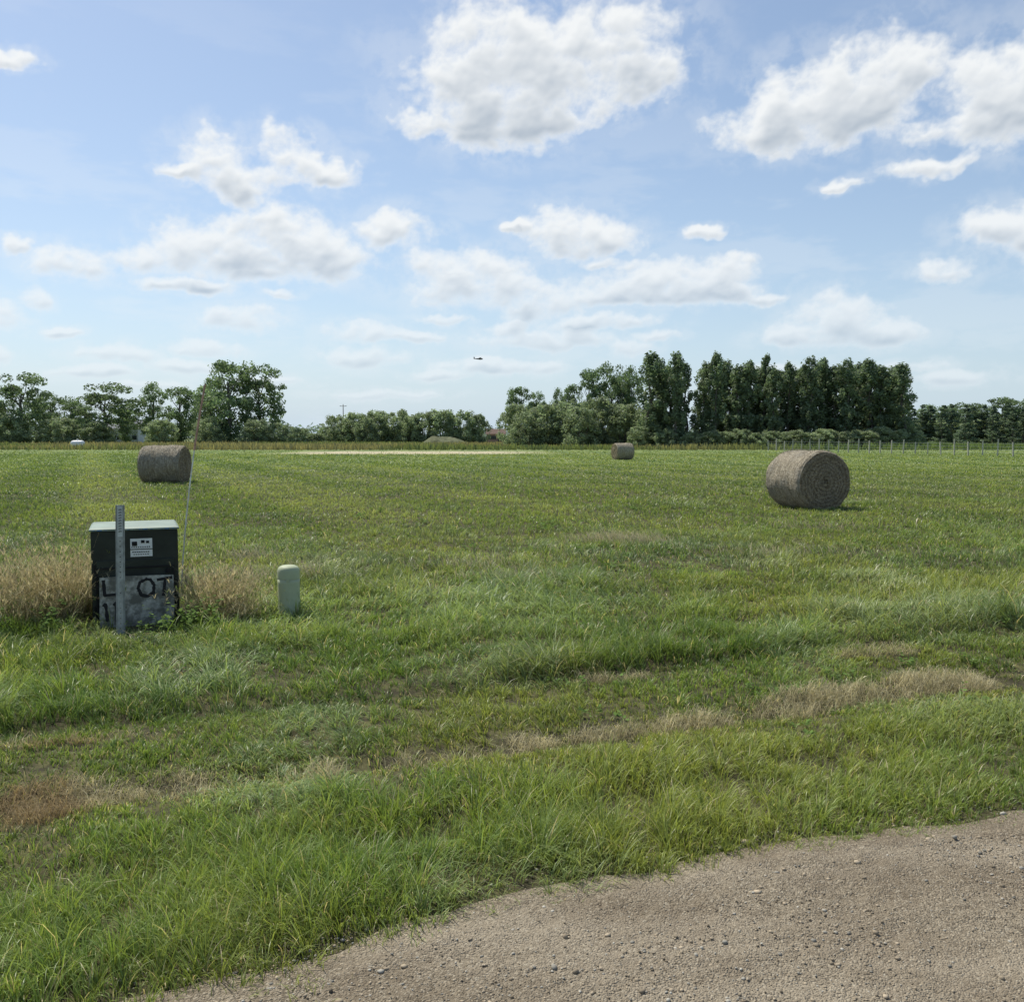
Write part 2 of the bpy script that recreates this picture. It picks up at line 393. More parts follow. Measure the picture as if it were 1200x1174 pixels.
def tallgrass(spots, colf, name, mat, hl=(.35, .7), wl=(.003, .006), heads=True):
    parts = []
    for (cx, cy, rx, ry, nn, hs) in spots:
        x = R.normal(cx, rx, nn); y = R.normal(cy, ry, nn)
        h = R.uniform(*hl, nn)*hs*(.45+1.1*vnoise(x*4.5, y*4.5, 5.)); ld = R.normal(.3, 2.2, nn); ln = np.clip(R.normal(.70, .22, nn), .05, .97)
        # nothing grows through the cabinet, and the lettered board stays clear
        kk = ~((abs(x+3.92) < .50) & (y > 9.0) & (y < 10.25)) & ~((x > -4.2) & (x < -3.30) & (y > 8.7) & (y < 9.65) & (h > .14))
        kk &= ~((x > -3.55) & (x < -3.2) & (y < 9.8) & (np.cos(ld) < 0) & (h > .2))
        x, y, h, ld, ln = x[kk], y[kk], h[kk], ld[kk], ln[kk]; nn = len(x)
        c = colf(nn)
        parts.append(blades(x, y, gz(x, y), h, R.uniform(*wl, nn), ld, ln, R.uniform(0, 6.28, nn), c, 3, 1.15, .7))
        if heads:
            q = R.random(nn) < .45; k_ = q.sum()
            out = ln[q]*h[q]*.85; hx = x[q]+np.cos(ld[q])*out; hy = y[q]+np.sin(ld[q])*out
            hz = gz(x[q], y[q])+h[q]*.88*np.sqrt(np.clip(1-(ln[q]*.9)**2*.85, .03, 1))
            for rep in range(4):
                parts.append(blades(hx, hy, hz, R.uniform(.03, .08, k_), R.uniform(.005, .009, k_), ld[q]+R.normal(0, 1.4, k_), R.uniform(.3, .95, k_), R.uniform(0, 6.28, k_), c[q]*1.1, 2, 1., 1.))
    V, F, S_, C = merge(parts)
    return obj(name, mesh_np(name, V, F, S_, mat, C), kind='stuff')
def drycol(nn):
    c = np.array([.62, .535, .335])*R.uniform(.42, 1.2, (nn, 1)); g = R.random(nn) < .16
    c[g] = np.array([.21, .26, .09]); return c
tallgrass([(-4.95, 9.7, .38, .28, 3600, 1.12), (-5.7, 9.9, .45, .3, 2600, 1.08), (-4.60, 9.65, .12, .15, 900, .95), (-3.22, 9.85, .14, .2, 1700, .90), (-2.98, 9.65, .13, .16, 900, .65),
           (-4.1, 10.9, .5, .2, 500, .7), (-6.6, 10.1, .5, .3, 1500, 1.0), (-5.4, 9.35, .5, .15, 700, .6), (-3.02, 9.42, .12, .1, 300, .42)], drycol, 'dry_tall_grass', M_straw)
def lush(nn): return (GREEN1*.75)*R.uniform(.7, 1.5, (nn, 1))
tallgrass([(-4.9, 8.95, .5, .14, 900, .55), (-3.0, 9.05, .15, .1, 260, .45), (-5.8, 9.1, .6, .2, 1000, .6), (-2.36, 9.75, .22, .12, 200, .3), (-2.25, 9.55, .3, .12, 160, .3)],
          lush, 'uncut_green_grass', M_grass, (.22, .45), (.005, .010), False)

def weeds():
    Vs, Cs = [], []
    spots = [(-3.30, 9.05, 7, .8), (-3.2, 9.15, 8, 1), (-3.05, 9.1, 7, 1), (-2.95, 9.3, 6, 1), (-4.55, 9.0, 6, 1), (-3.4, 8.75, 4, .45), (-2.85, 9.1, 5, 1), (-5.0, 9.0, 5, 1), (-4.42, 8.95, 4, .6)]
    for q in range(50):
        yy = R.uniform(12.5, 24); xx = R.uniform(-.3, .58)*yy
        spots.append((xx, yy, int(R.integers(3, 8)), R.uniform(.35, .6)))
    for q in range(35):
        yy = R.uniform(5.8, 11); xx = R.uniform(-.5, .58)*yy
        if -4.4 < xx < -3.0 and yy > 7.5: continue
        spots.append((xx, yy, int(R.integers(2, 5)), R.uniform(.25, .4)))
    for (cx, cy, n_, hs) in spots:
        fs = 1+max(0, cy-10)*.04
        for q in range(n_):
            sx = cx+R.normal(0, .08*fs); sy = cy+R.normal(0, .06*fs); H = R.uniform(.15, .36)*hs; dx, dy = R.normal(0, .12, 2)
            g = G(sx, sy)
            for l in range(13):
                f = R.uniform(.25, 1); a_ = R.uniform(0, 6.28); L = R.uniform(.035, .08)*(1.2-f*.5)*fs*(.5+.5*hs); w_ = L*.34
                o = np.array([sx+dx*f, sy+dy*f, g+H*f]); dv = np.array([math.cos(a_), math.sin(a_), R.uniform(-.3, .6)]); pv = np.array([-math.sin(a_), math.cos(a_), R.uniform(-.3, .3)])
                Vs += [o, o+dv*L*.5+pv*w_, o+dv*L, o+dv*L*.5-pv*w_]
                c = np.array([.14, .22, .06])*R.uniform(.6, 1.5); Cs += [c]*4
    Vs = np.array(Vs); return quads_np('broad_leaved_weeds', Vs, len(Vs)//4, M_weed, np.array(Cs))
obj('broad_leaved_weeds', weeds(), kind='stuff')

N = 60000
x = R.uniform(-190, 190, N); y = R.uniform(135, 235, N)
h = R.uniform(.3, 1.0, N)*(.5+fbm(x*.05, y*.05, 3., 2))
rt = sst(20, 50, x)[:, None]
pt = sst(.45, .6, fbm(x*.03, y*.03, 73., 2))[:, None]
c = (np.array([.16, .20, .085])*(1-pt)+np.array([.25, .235, .13])*pt)*(1-rt)+np.array([.14, .20, .08])*rt
c = c*R.uniform(.7, 1.25, (N, 1))
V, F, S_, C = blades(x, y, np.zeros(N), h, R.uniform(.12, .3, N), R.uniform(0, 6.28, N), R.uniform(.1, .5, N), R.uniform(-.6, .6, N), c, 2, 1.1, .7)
obj('rough_grass_belt', mesh_np('rough_grass_belt', V, F, S_, M_grass, C), kind='stuff')

# ------------------------------------------------------------------ hay bales
def bale_mats():
    m, nt, out = newmat('bale_wrap')
    tc = nt.nodes.new('ShaderNodeTexCoord').outputs['Object']
    mp = nt.nodes.new('ShaderNodeMapping'); nt.links.new(tc, mp.inputs[0]); mp.inputs['Scale'].default_value = (14, 2.2, 2.2)
    n1 = nnoise(nt, mp.outputs[0], 2.2, 5, .7); n2 = nnoise(nt, tc, 2.2, 5, .65); n3 = nnoise(nt, tc, 34, 4, .75)
    c = nmix(nt, nrange(nt, n1, .35, .68), (.28, .235, .165), (.66, .59, .45))
    c = nmix(nt, nrange(nt, n2, .48, .66, 0, .6), c, (.36, .335, .28))
    c = nmix(nt, nrange(nt, n3, .38, .58, .6, 0), c, (.11, .09, .06))
    h = nmath(nt, 'ADD', n1, n3); principled(nt, out, c, .9, .15, 0, h, 1., .04)
    m2, nt, out = newmat('bale_end')
    tc = nt.nodes.new('ShaderNodeTexCoord').outputs['Object']
    sub = nvec(nt, 'SUBTRACT', tc, (0, 0, .74)); mul = nvec(nt, 'MULTIPLY', sub, (0, 1, 1)); r_ = nvec(nt, 'LENGTH', mul, out=1)
    dn = nnoise(nt, tc, 4, 5); rr = nmath(nt, 'ADD', r_, nmath(nt, 'MULTIPLY', dn, .25))
    ring = nmath(nt, 'SINE', nmath(nt, 'MULTIPLY', rr, 62)); n3 = nnoise(nt, tc, 22, 5, .8); nl_ = nnoise(nt, tc, 2.5, 3)
    f = nmath(nt, 'ADD', nmath(nt, 'MULTIPLY', ring, .06), n3)
    c = nmix(nt, nrange(nt, f, .30, .72), (.15, .115, .072), (.50, .42, .29))
    c = nmix(nt, nrange(nt, nl_, .45, .62, 0, .4), c, (.22, .19, .14))
    principled(nt, out, c, .95, .1, 0, f, 1., .04)
    return m, m2
MB1, MB2 = bale_mats()
def bale_mesh(seed, Rr=.77, L=1.62):
    rg = np.random.default_rng(seed)
    na, nl = 72, 26; Vs = []; Fs = []; mi = []
    def rad(a_, xx):
        r = Rr*(1+.03*(vnoise(np.array([a_*2.2]), np.array([xx*3]), seed)[0]-.5)*2+.016*(rg.random()-.5))
        edge_ = min(1, (L/2-abs(xx))/.10); return r*(1-.06*(1-edge_)**2)
    def put(r, a_, xx):
        yy = r*math.cos(a_); zz = Rr+r*math.sin(a_)
        zz = max(zz, .05*Rr)
        if zz < .3: yy *= 1+.10*(.3-zz)/.3
        return (xx, yy, zz-.05*Rr)
    grid = []
    for i in range(nl+1):
        xx = -L/2+L*i/nl; row = []
        for j in range(na):
            a_ = 2*math.pi*j/na; row.append(len(Vs)); Vs.append(put(rad(a_, xx), a_, xx))
        grid.append(row)
    for i in range(nl):
        for j in range(na):
            k_ = (j+1) % na; Fs.append((grid[i][j], grid[i+1][j], grid[i+1][k_], grid[i][k_])); mi.append(0)
    for sgn, row in ((-1, grid[0]), (1, grid[-1])):
        prev = row; nr = 16
        for q in range(1, nr):
            f = 1-q/nr; cur = []
            for j in range(na):
                a_ = 2*math.pi*j/na; spiral = .009*math.sin((q*.9+j/na)*2*math.pi)+rg.normal(0, .010)
                xx = sgn*(L/2+.035*(1-f**3)+spiral*.8); r = Rr*.94*f
                cur.append(len(Vs)); Vs.append(put(r, a_, xx))
            for j in range(na):
                k_ = (j+1) % na; fc = (prev[j], cur[j], cur[k_], prev[k_]); Fs.append(fc if sgn < 0 else fc[::-1])
                mi.append(1)
            prev = cur
        c0 = len(Vs); Vs.append((sgn*(L/2+.03), 0, Rr*.95))
        for j in range(na):
            k_ = (j+1) % na; fc = (prev[j], c0, prev[k_]); Fs.append(fc if sgn < 0 else fc[::-1]); mi.append(1)
    for q in range(7000):
        a_ = rg.uniform(0, 6.283); end = rg.random() < .5
        ln = rg.uniform(.03, .13); wv = rg.uniform(.002, .005)
        if end:
            r = Rr*.95*math.sqrt(rg.random()); sg = rg.choice([-1, 1]); p = np.array(put(r, a_, sg*(L/2+.02)))
            d = np.array([sg*rg.uniform(.1, .7), rg.normal(0, .8), rg.normal(0, .8)])
        else:
            p = np.array(put(Rr*.99, a_, rg.uniform(-L/2, L/2))); tn = rg.normal(0, 1)
            d = np.array([rg.normal(0, .6), math.cos(a_)*.45-math.sin(a_)*tn, math.sin(a_)*.45+math.cos(a_)*tn])
        d = d/np.linalg.norm(d); sd_ = np.cross(d, rg.normal(0, 1, 3)); sd_ /= np.linalg.norm(sd_)+1e-6
        b = len(Vs); Vs += [tuple(p-sd_*wv), tuple(p+sd_*wv), tuple(p+d*ln)]; Fs.append((b, b+1, b+2)); mi.append(1 if end else 0)
    me = bpy.data.meshes.new('hay_bale'); me.from_pydata(Vs, [], Fs); me.materials.append(MB1); me.materials.append(MB2)
    me.polygons.foreach_set('material_index', mi)
    me.update(); return me
b1 = bale_mesh(3, .80, 1.66); b2 = bale_mesh(11)
GB = 'round hay bales on the mown field'
def bale(me, x, y, ax, sc, label):
    return top('hay_bale', me, (x, y, G(x, y)-.01), label, 'hay bale', GB, math.radians(ax), (sc, sc, sc))
bale(b1, 7.96, 25.3, -74, 1.0, 'large round hay bale with spiral end on mown grass')
bale(b2, -14.3, 38.7, -1, 1.03, 'weathered round hay bale lying beside a mown track')
bale(b2, 9.3, 79, 18, .93, 'small grey round hay bale out on the open field')
bale(b1, at(420, 250), 250, 10, .95, 'distant pale round hay bale near the field edge')
bale(b1, at(367, 235), 235, 60, .95, 'distant tan round hay bale near low shrubs')

# ------------------------------------------------------------------ boxes etc.
def boxmesh(name, boxes, mat, bevel=.006, seg=2):
    bm = bmesh.new()
    for (cx, cy, cz, sx, sy, sz) in boxes:
        r = bmesh.ops.create_cube(bm, size=1); bmesh.ops.scale(bm, vec=(sx, sy, sz), verts=r['verts'])
        bmesh.ops.translate(bm, vec=(cx, cy, cz), verts=r['verts'])
    if bevel: bmesh.ops.bevel(bm, geom=bm.edges[:], offset=bevel, segments=seg, affect='EDGES', profile=.6)
    me = bpy.data.meshes.new(name); bm.to_mesh(me); bm.free(); me.materials.append(mat); return me
def lathe(name, prof, mat, n=32, smooth=True, axis='Z'):
    bm = bmesh.new(); rings = []
    for (r, z) in prof:
        ring = []
        for j in range(n):
            a_ = 2*math.pi*j/n; c = (r*math.cos(a_), r*math.sin(a_), z)
            if axis == 'X': c = (z, r*math.cos(a_), r*math.sin(a_))
            ring.append(bm.verts.new(c))
        rings.append(ring)
    for a_, b in zip(rings[:-1], rings[1:]):
        for j in range(n):
            k_ = (j+1) % n; bm.faces.new((a_[j], a_[k_], b[k_], b[j]))
    bm.faces.new(rings[-1]); bm.faces.new(rings[0][::-1])
    bmesh.ops.recalc_face_normals(bm, faces=bm.faces[:])
    me = bpy.data.meshes.new(name); bm.to_mesh(me); bm.free(); me.materials.append(mat)
    if smooth:
        for p in me.polygons: p.use_smooth = len(p.vertices) < 5
    return me
def strokes(name, polys, mat, w=.022, y=-.0085):
    """hand painted brush strokes: flat ribbons on the board face"""
    bm = bmesh.new()
    for pi, pl in enumerate(polys):
        pts = []
        for (a_, b_) in zip(pl[:-1], pl[1:]):
            for q in range(6): pts.append(Vector((a_[0]+(b_[0]-a_[0])*q/6, a_[1]+(b_[1]-a_[1])*q/6)))
        pts.append(Vector(pl[-1])); prev = None
        for i, p in enumerate(pts):
            d = (pts[min(i+1, len(pts)-1)]-pts[max(i-1, 0)]); d.normalize(); nn = Vector((-d.y, d.x))
            ww = w*.5*R.uniform(.75, 1.25); yy = y-.0004*pi
            cur = (bm.verts.new((p.x+nn.x*ww, yy, p.y+nn.y*ww)), bm.verts.new((p.x-nn.x*ww, yy, p.y-nn.y*ww)))
            if prev: bm.faces.new((prev[0], prev[1], cur[1], cur[0]))
            prev = cur
    me = bpy.data.meshes.new(name); bm.to_mesh(me); bm.free(); me.materials.append(mat); return me

M_cab = simple('dark_green_enamel', (.020, .026, .020), .5, .35, var=.3, scale=6)
M_cabd = simple('dark_green_enamel_door', (.026, .033, .025), .55, .3, var=.3, scale=5)
M_lid = simple('pale_green_lid', (.22, .28, .22), .5, .4, var=.15, scale=4)  # lid green set much paler than the body enamel
M_white = simple('white_label', (.78, .79, .77), .5, .3, var=.06)
M_pale = simple('pale_label', (.60, .62, .60), .5, .3, var=.1)
M_black = simple('black_paint', (.010, .010, .011), .6, .3, var=.2)
M_blue = simple('blue_print', (.05, .16, .35), .5, .3)
M_galv = simple('galvanised_steel', (.38, .39, .38), .5, .4, .1, var=.25, scale=14)
M_ped = simple('pale_green_plastic', (.42, .46, .30), .55, .25, var=.06, scale=5)
m, nt, out = newmat('weathered_board'); tcb = nt.nodes.new('ShaderNodeTexCoord').outputs['Object']
nb = nnoise(nt, tcb, 5.5, 6, .65); nb2 = nnoise(nt, tcb, 30, 4, .6)
cb = nmix(nt, nrange(nt, nb, .42, .60), (.15, .15, .125), (.50, .50, .44)); cb = nmix(nt, nrange(nt, nb2, .4, .65, .35, 0), cb, (.12, .12, .10))
principled(nt, out, cb, .85, .15, 0, nb2, .2, .004); M_board = m

CA = math.radians(22)
cab = top('utility_cabinet', None, (-3.99, 9.88, -.03), 'dark green metal utility cabinet with pale lid in dry grass', 'utility cabinet', rz=CA)
W, D, H = .83, .70, 1.0
obj('cabinet_body', boxmesh('cabinet_body', [(0, 0, H*.5-.012, W, D, H-.024)], M_cab, .010), cab)
bm = bmesh.new(); v0 = []
for z, wx, dy in ((H-.020, W/2+.014, D/2+.025), (H-.002, W/2+.014, D/2+.025), (H+.012, W/2-.01, D/2-.03)):
    v0.append([bm.verts.new((sx*wx, sy*dy, z+(.008 if sy > 0 and z > H else 0))) for sx, sy in ((-1, -1), (1, -1), (1, 1), (-1, 1))])
for a_, b in zip(v0[:-1], v0[1:]):
    for j in range(4): bm.faces.new((a_[j], a_[(j+1) % 4], b[(j+1) % 4], b[j]))
bm.faces.new(v0[-1]); bm.faces.new(v0[0][::-1])
bmesh.ops.bevel(bm, geom=bm.edges[:], offset=.003, segments=2, affect='EDGES')
me = bpy.data.meshes.new('lid'); bm.to_mesh(me); bm.free(); me.materials.append(M_lid); lid = obj('lid', me, cab)
fy = -D/2
bx = [(px_, fy-.025-.0025, H-.011, .045, .003, .010) for px_ in (-.33, -.12, .10, .31)]+[(px_, fy-.025-.0025, H-.011, .02, .003, .005) for px_ in (-.38, -.27, -.17, -.06, .05, .16, .26, .37)]
obj('lid_marking', boxmesh('lid_marking', bx, M_blue, 0), lid)
door = obj('door', boxmesh('door', [(0, fy-.010, .38, W-.09, .018, .60)], M_cabd, .006), cab)
obj('door_frame', boxmesh('door_frame', [(0, fy-.024, .60, W-.08, .012, .020), (-.366, fy-.024, .30, .018, .012, .56), (.366, fy-.024, .30, .018, .012, .56)], M_black, .003), door)
obj('handle', boxmesh('handle', [(.31, fy-.03, .555, .05, .022, .05), (.31, fy-.045, .555, .02, .014, .04)], M_black, .004), door)
hm = boxmesh('hinge', [(-.388, fy-.022, 0, .018, .012, .08)], M_black, .003)
for z in (.18, .60): o = obj('hinge', hm, door); o.location = (0, 0, z)
stk = obj('caution_sticker', boxmesh('caution_sticker', [(.06, fy-.003, .80, .21, .003, .185)], M_white, 0), cab)
bx = [(-.005, fy-.0065, .84, .05, .003, .045), (.075, fy-.0065, .86, .035, .003, .03), (.12, fy-.0065, .855, .03, .003, .025), (.06, fy-.0065, .783, .21, .003, .008)]
for q in range(9): bx.append((-.03+.021*q, fy-.0065, .805, .012, .003, .010))
for q in range(8): bx.append((-.02+.021*q, fy-.0065, .755, .014, .003, .010))
for q in range(7): bx.append((-.01+.022*q, fy-.0065, .73, .013, .003, .008))
obj('sticker_print', boxmesh('sticker_print', bx, M_black, 0), stk)

lot = top('lot_sign', None, (-3.775, 9.38, .0), 'weathered board hand painted LOT 11 leaning on the cabinet', 'sign')
lot.rotation_euler = (math.radians(-7), 0, CA)
bm = bmesh.new()
outl = [(-.36, -.02), (-.35, .50), (-.1, .505), (.345, .495), (.35, .22), (.335, .0)]
fr = [bm.verts.new((p[0], -.006, p[1])) for p in outl]; bk = [bm.verts.new((p[0], .006, p[1])) for p in outl]
bm.faces.new(fr); bm.faces.new(bk[::-1])
for j in range(len(outl)):
    k_ = (j+1) % len(outl); bm.faces.new((fr[j], bk[j], bk[k_], fr[k_]))
bmesh.ops.recalc_face_normals(bm, faces=bm.faces[:])
me = bpy.data.meshes.new('board'); bm.to_mesh(me); bm.free(); me.materials.append(M_board); obj('board', me, lot)
LET = {'L': [[(-.315, .475), (-.305, .315)], [(-.312, .320), (-.125, .330)]],
       'O': [[(.085, .462), (.025, .435), (.005, .375), (.035, .305), (.095, .290), (.150, .325), (.158, .40), (.125, .455), (.08, .465)]],
       'T': [[(.185, .450), (.335, .468)], [(.265, .460), (.245, .285)]],
       '11': [[(-.300, .240), (-.285, .06)], [(-.320, .21), (-.298, .243)], [(-.200, .245), (-.195, .055)], [(-.225, .215), (-.198, .250)]],
       'rule': []}
for k2, pl in LET.items():
    if pl: obj('lettering', strokes('lettering', pl, M_black, .030), lot)

post = top('steel_post', None, (-3.79, 8.98, -.06), 'perforated galvanised steel channel post standing before the utility cabinet', 'post')
post.rotation_euler = (math.radians(1), math.radians(1.2), math.radians(20)); post.scale = (.84, .84, 1)
Hp = 1.31
bm = bmesh.new()
hz = np.arange(.06, Hp-.03, .05)
def bx_(bm, cx, cy, cz, sx, sy, sz):
    r = bmesh.ops.create_cube(bm, size=1); bmesh.ops.scale(bm, vec=(sx, sy, sz), verts=r['verts']); bmesh.ops.translate(bm, vec=(cx, cy, cz), verts=r['verts'])
bx_(bm, -.0165, 0, Hp/2, .021, .004, Hp); bx_(bm, .0165, 0, Hp/2, .021, .004, Hp)
prev = 0
for z in list(hz)+[Hp+.006]:
    z0 = prev; z1 = z-.006; bx_(bm, 0, 0, (z0+z1)/2, .012, .0036, z1-z0); prev = z+.006
for sg in (-1, 1):
    bx_(bm, sg*.029, .0135, Hp/2, .004, .031, Hp)
    bx_(bm, sg*.040, .029, Hp/2, .018, .004, Hp)
me = bpy.data.meshes.new('channel'); bm.to_mesh(me); bm.free(); me.materials.append(M_galv); obj('channel', me, post)
lab = obj('label_plate', boxmesh('label_plate', [(0, -.0055, Hp-.16, .054, .003, .29)], M_pale, 0), post)
bx = []
for q in range(9):
    z = Hp-.05-.026*q
    bx += [(-.008, -.009, z, .016, .002, .005), (.012, -.009, z+.005, .006, .002, .016), (-.002, -.009, z+.008, .024, .002, .004)]
obj('label_print', boxmesh('label_print', bx, M_black, 0), lab)

ped = top('utility_pedestal', None, (-2.37, 9.88, -.04), 'pale green round plastic utility pedestal with domed cap in grass', 'utility pedestal')
obj('pedestal_body', lathe('pedestal_body', [(.122, -.02), (.122, .05), (.116, .06), (.1155, .40), (.1155, .445)], M_ped, 40), ped)
obj('cap', lathe('cap', [(.1162, .445), (.1165, .45), (.1162, .52), (.112, .545), (.10, .567), (.07, .582), (.03, .588), (.002, .589)], M_ped, 40), ped)
obj('lock_collar', boxmesh('lock_collar', [(.02, -.119, .44, .03, .010, .025)], M_ped, .003), ped)

def tube(name, pts, r0, r1, mat, n=8):
    bm = bmesh.new(); rings = []
    for i, p in enumerate(pts):
        r = r0+(r1-r0)*i/(len(pts)-1); rings.append([bm.verts.new((p[0]+r*math.cos(2*math.pi*j/n), p[1]+r*math.sin(2*math.pi*j/n), p[2])) for j in range(n)])
    for a_, b in zip(rings[:-1], rings[1:]):
        for j in range(n): bm.faces.new((a_[j], a_[(j+1) % n], b[(j+1) % n], b[j]))
    bm.faces.new(rings[-1]); bm.faces.new(rings[0][::-1])
    me = bpy.data.meshes.new(name); bm.to_mesh(me); bm.free(); me.materials.append(mat); return me
M_rod = simple('faded_red_fibreglass', (.42, .25, .19), .6, .3); M_rodw = simple('white_fibreglass', (.62, .63, .58), .5, .3)
rod = top('marker_rod', None, (-3.83, 10.75, G(-3.83, 10.75)), 'thin leaning fibreglass marker rod behind the utility cabinet', 'marker rod')
fz = np.linspace(0, 1.75, 8); obj('lower_shaft', tube('lower_shaft', [(.06*z+.03*z*z, 0, z) for z in fz], .008, .008, M_rodw), rod)
fz = np.linspace(1.75, 2.5, 6); obj('upper_shaft', tube('upper_shaft', [(.06*z+.03*z*z, 0, z) for z in fz], .012, .011, M_rod), rod)

# ------------------------------------------------------------------ trees
def leaves(clumps, leaf, base, rg):
    Vs, Cs = [], []
    for (c, r, n_) in clumps:
        c = np.array(c); r = np.array(r)
        d = rg.normal(0, 1, (n_, 3)); d /= np.linalg.norm(d, axis=1)[:, None]
        p = c+d*r*(rg.uniform(.25, 1.08, (n_, 1))**.6)
        a1 = rg.normal(0, 1, (n_, 3)); a1 = a1-d*(a1*d).sum(1)[:, None]*.6; a1 /= np.linalg.norm(a1, axis=1)[:, None]
        a2 = np.cross(a1, d+rg.normal(0, .5, (n_, 3))); a2 /= np.linalg.norm(a2, axis=1)[:, None]+1e-6
        s = leaf*rg.uniform(.5, 1.4, (n_, 1)); q = s*rg.uniform(.45, .9, (n_, 1))
        Vs.append(np.stack([p-a1*s*.5, p+a2*q*.5, p+a1*s*.5, p-a2*q*.5], 1).reshape(-1, 3))
        cc = base*rg.uniform(.75, 1.3)*rg.uniform(.75, 1.25, (n_, 1)); Cs.append(np.repeat(cc, 4, 0))
    V = np.concatenate(Vs); return V, np.concatenate(Cs)
def branchmesh(name, segs, n=7):
    bm = bmesh.new()
    for (p, q, r0, r1) in segs:
        p = Vector(p); q = Vector(q); d = (q-p).normalized(); u_ = d.orthogonal().normalized(); w_ = d.cross(u_)
        mid = (p+q)/2+Vector(R.normal(0, .03, 3))*(q-p).length; rings = []
        for pt, r in ((p, r0), (mid, (r0+r1)/2), (q, r1)):
            rings.append([bm.verts.new(pt+(u_*math.cos(6.2832*j/n)+w_*math.sin(6.2832*j/n))*r) for j in range(n)])
        for a_, b in zip(rings[:-1], rings[1:]):
            for j in range(n): bm.faces.new((a_[j], a_[(j+1) % n], b[(j+1) % n], b[j]))
        bm.faces.new(rings[-1])
    me = bpy.data.meshes.new(name); bm.to_mesh(me); bm.free(); me.materials.append(M_bark); return me
def tree_data(kind, seed):  # leaf base colours lightened and greyed to imitate distance haze
    rg = np.random.default_rng(seed); cl = []; segs = []; H = 10.
    if kind == 'broadleaf':
        hc, hr, wr = .58, .42, 3.7
        segs.append(((0, 0, -.2), (.1, 0, 3.2), .30, .22)); segs.append(((.1, 0, 3.2), (-.1, .1, 7.5), .22, .06))
        for i in range(84):
            z = rg.uniform(.06, .97); w_ = wr*math.sqrt(max(.12, 1-((z-hc)/(hr+.06))**2)); a_ = rg.uniform(0, 6.28); rr = w_*math.sqrt(rg.uniform(.03, 1))*rg.uniform(.75, 1.06)
            c = (rr*math.cos(a_), rr*math.sin(a_), z*H); r = rg.uniform(.5, 1.1)
            cl.append((c, (r*1.15, r*1.15, r*.8), 80))
            if i % 6 == 0: segs.append(((0, 0, min(6.5, 1.8+z*4.5)), tuple(np.array(c)*.92), .09, .025))
        V, C = leaves(cl, .33, np.array([.175, .235, .130]), rg)
    elif kind == 'poplar':
        segs.append(((0, 0, -.2), (0, 0, 5), .14, .10)); segs.append(((0, 0, 5), (.05, 0, 9.4), .10, .02))
        for i in range(78):
            z = rg.uniform(.03, .985)**.95; w_ = (1.15 if z < .66 else 1.15*(1-((z-.66)/.38)**2))*min(1, .7+z*1.5); a_ = rg.uniform(0, 6.28); rr = w_*rg.uniform(.1, 1.08)
            c = (rr*math.cos(a_), rr*math.sin(a_), z*H); r = rg.uniform(.22, .42)
            cl.append((c, (r, r, r*1.9), 60))
            if i % 6 == 0: segs.append(((0, 0, max(.5, z*H-1.4)), c, .035, .012))
        V, C = leaves(cl, .24, np.array([.190, .245, .150]), rg)
    elif kind == 'willow':
        for i in range(7):
            a_ = i*.9+rg.uniform(0, .5); segs.append(((.12*math.cos(a_), .12*math.sin(a_), -.2), (1.9*math.cos(a_), 1.9*math.sin(a_), 6.2), .14, .03))
        for i in range(130):
            z = rg.uniform(.04, .93); w_ = 4.5*math.sqrt(max(.04, 1-(max(0, z-.40)/.60)**2))*min(1, .85+z); a_ = rg.uniform(0, 6.28); rr = w_*math.sqrt(rg.uniform(.05, 1))
            r = rg.uniform(.6, 1.1); cl.append(((rr*math.cos(a_), rr*math.sin(a_), z*H), (r, r, r*1.1), 75))
        V, C = leaves(cl, .42, np.array([.30, .355, .22]), rg)
    elif kind == 'spruce':
        segs.append(((0, 0, -.2), (0, 0, 9.6), .16, .02))
        for i in range(110):
            z = rg.uniform(.03, .98); w_ = 2.3*(1-z)**.85+.08; a_ = rg.uniform(0, 6.28); rr = w_*rg.uniform(.3, 1.)
            r = .22+.30*(1-z); cl.append(((rr*math.cos(a_), rr*math.sin(a_), z*H-.12*rr), (r*1.2, r*1.2, r*.6), 38))
        V, C = leaves(cl, .28, np.array([.15, .20, .135]), rg)
    cr = quads_np(kind+'_crown', V, len(V)//4, M_leaf, C)
    return branchmesh(kind+'_trunk', segs), cr
NAMES = {'broadleaf': ('broadleaf_tree', 'full green broadleaf tree at the edge of the field', 'tree', 'broadleaf trees along the field edge'),
         'poplar': ('poplar_tree', 'tall narrow poplar in a dense shelterbelt row', 'tree', 'poplars in the shelterbelt'),
         'willow': ('willow_bush', 'low rounded grey-green willow bush at the field edge', 'bush', 'willow bushes at the field edge'),
         'spruce': ('spruce_tree', 'dark conical spruce in a distant windbreak', 'tree', 'spruces in the windbreak')}
TD = {k_: [tree_data(k_, 100+i*7+len(k_)) for i in range(3)] for k_ in NAMES}
cnt = 0; proto = {}
def tree(kind, px, topy, wpx, d, label=None):
    global cnt
    cnt += 1
    H = hgt(topy, d)*1.02; w = wpx/1100*d
    natw = {'broadleaf': 8.2, 'poplar': 2.6, 'willow': 9.6, 'spruce': 4.8}[kind]
    vi = cnt % 3; nm, lb, cat, grp = NAMES[kind]; key = (kind, vi)
    loc = (at(px, d), d, 0); sc = (w/natw, w/natw, H/10); rz = R.uniform(0, 6.28)
    if key in proto:
        return clone(proto[key], loc, rz, sc, label or lb)
    e = top(nm, None, loc, lb, cat, grp, rz, sc)
    if label: e['label'] = label
    obj('trunk', TD[kind][vi][0], e); obj('crown', TD[kind][vi][1], e)
    proto[key] = e; return e
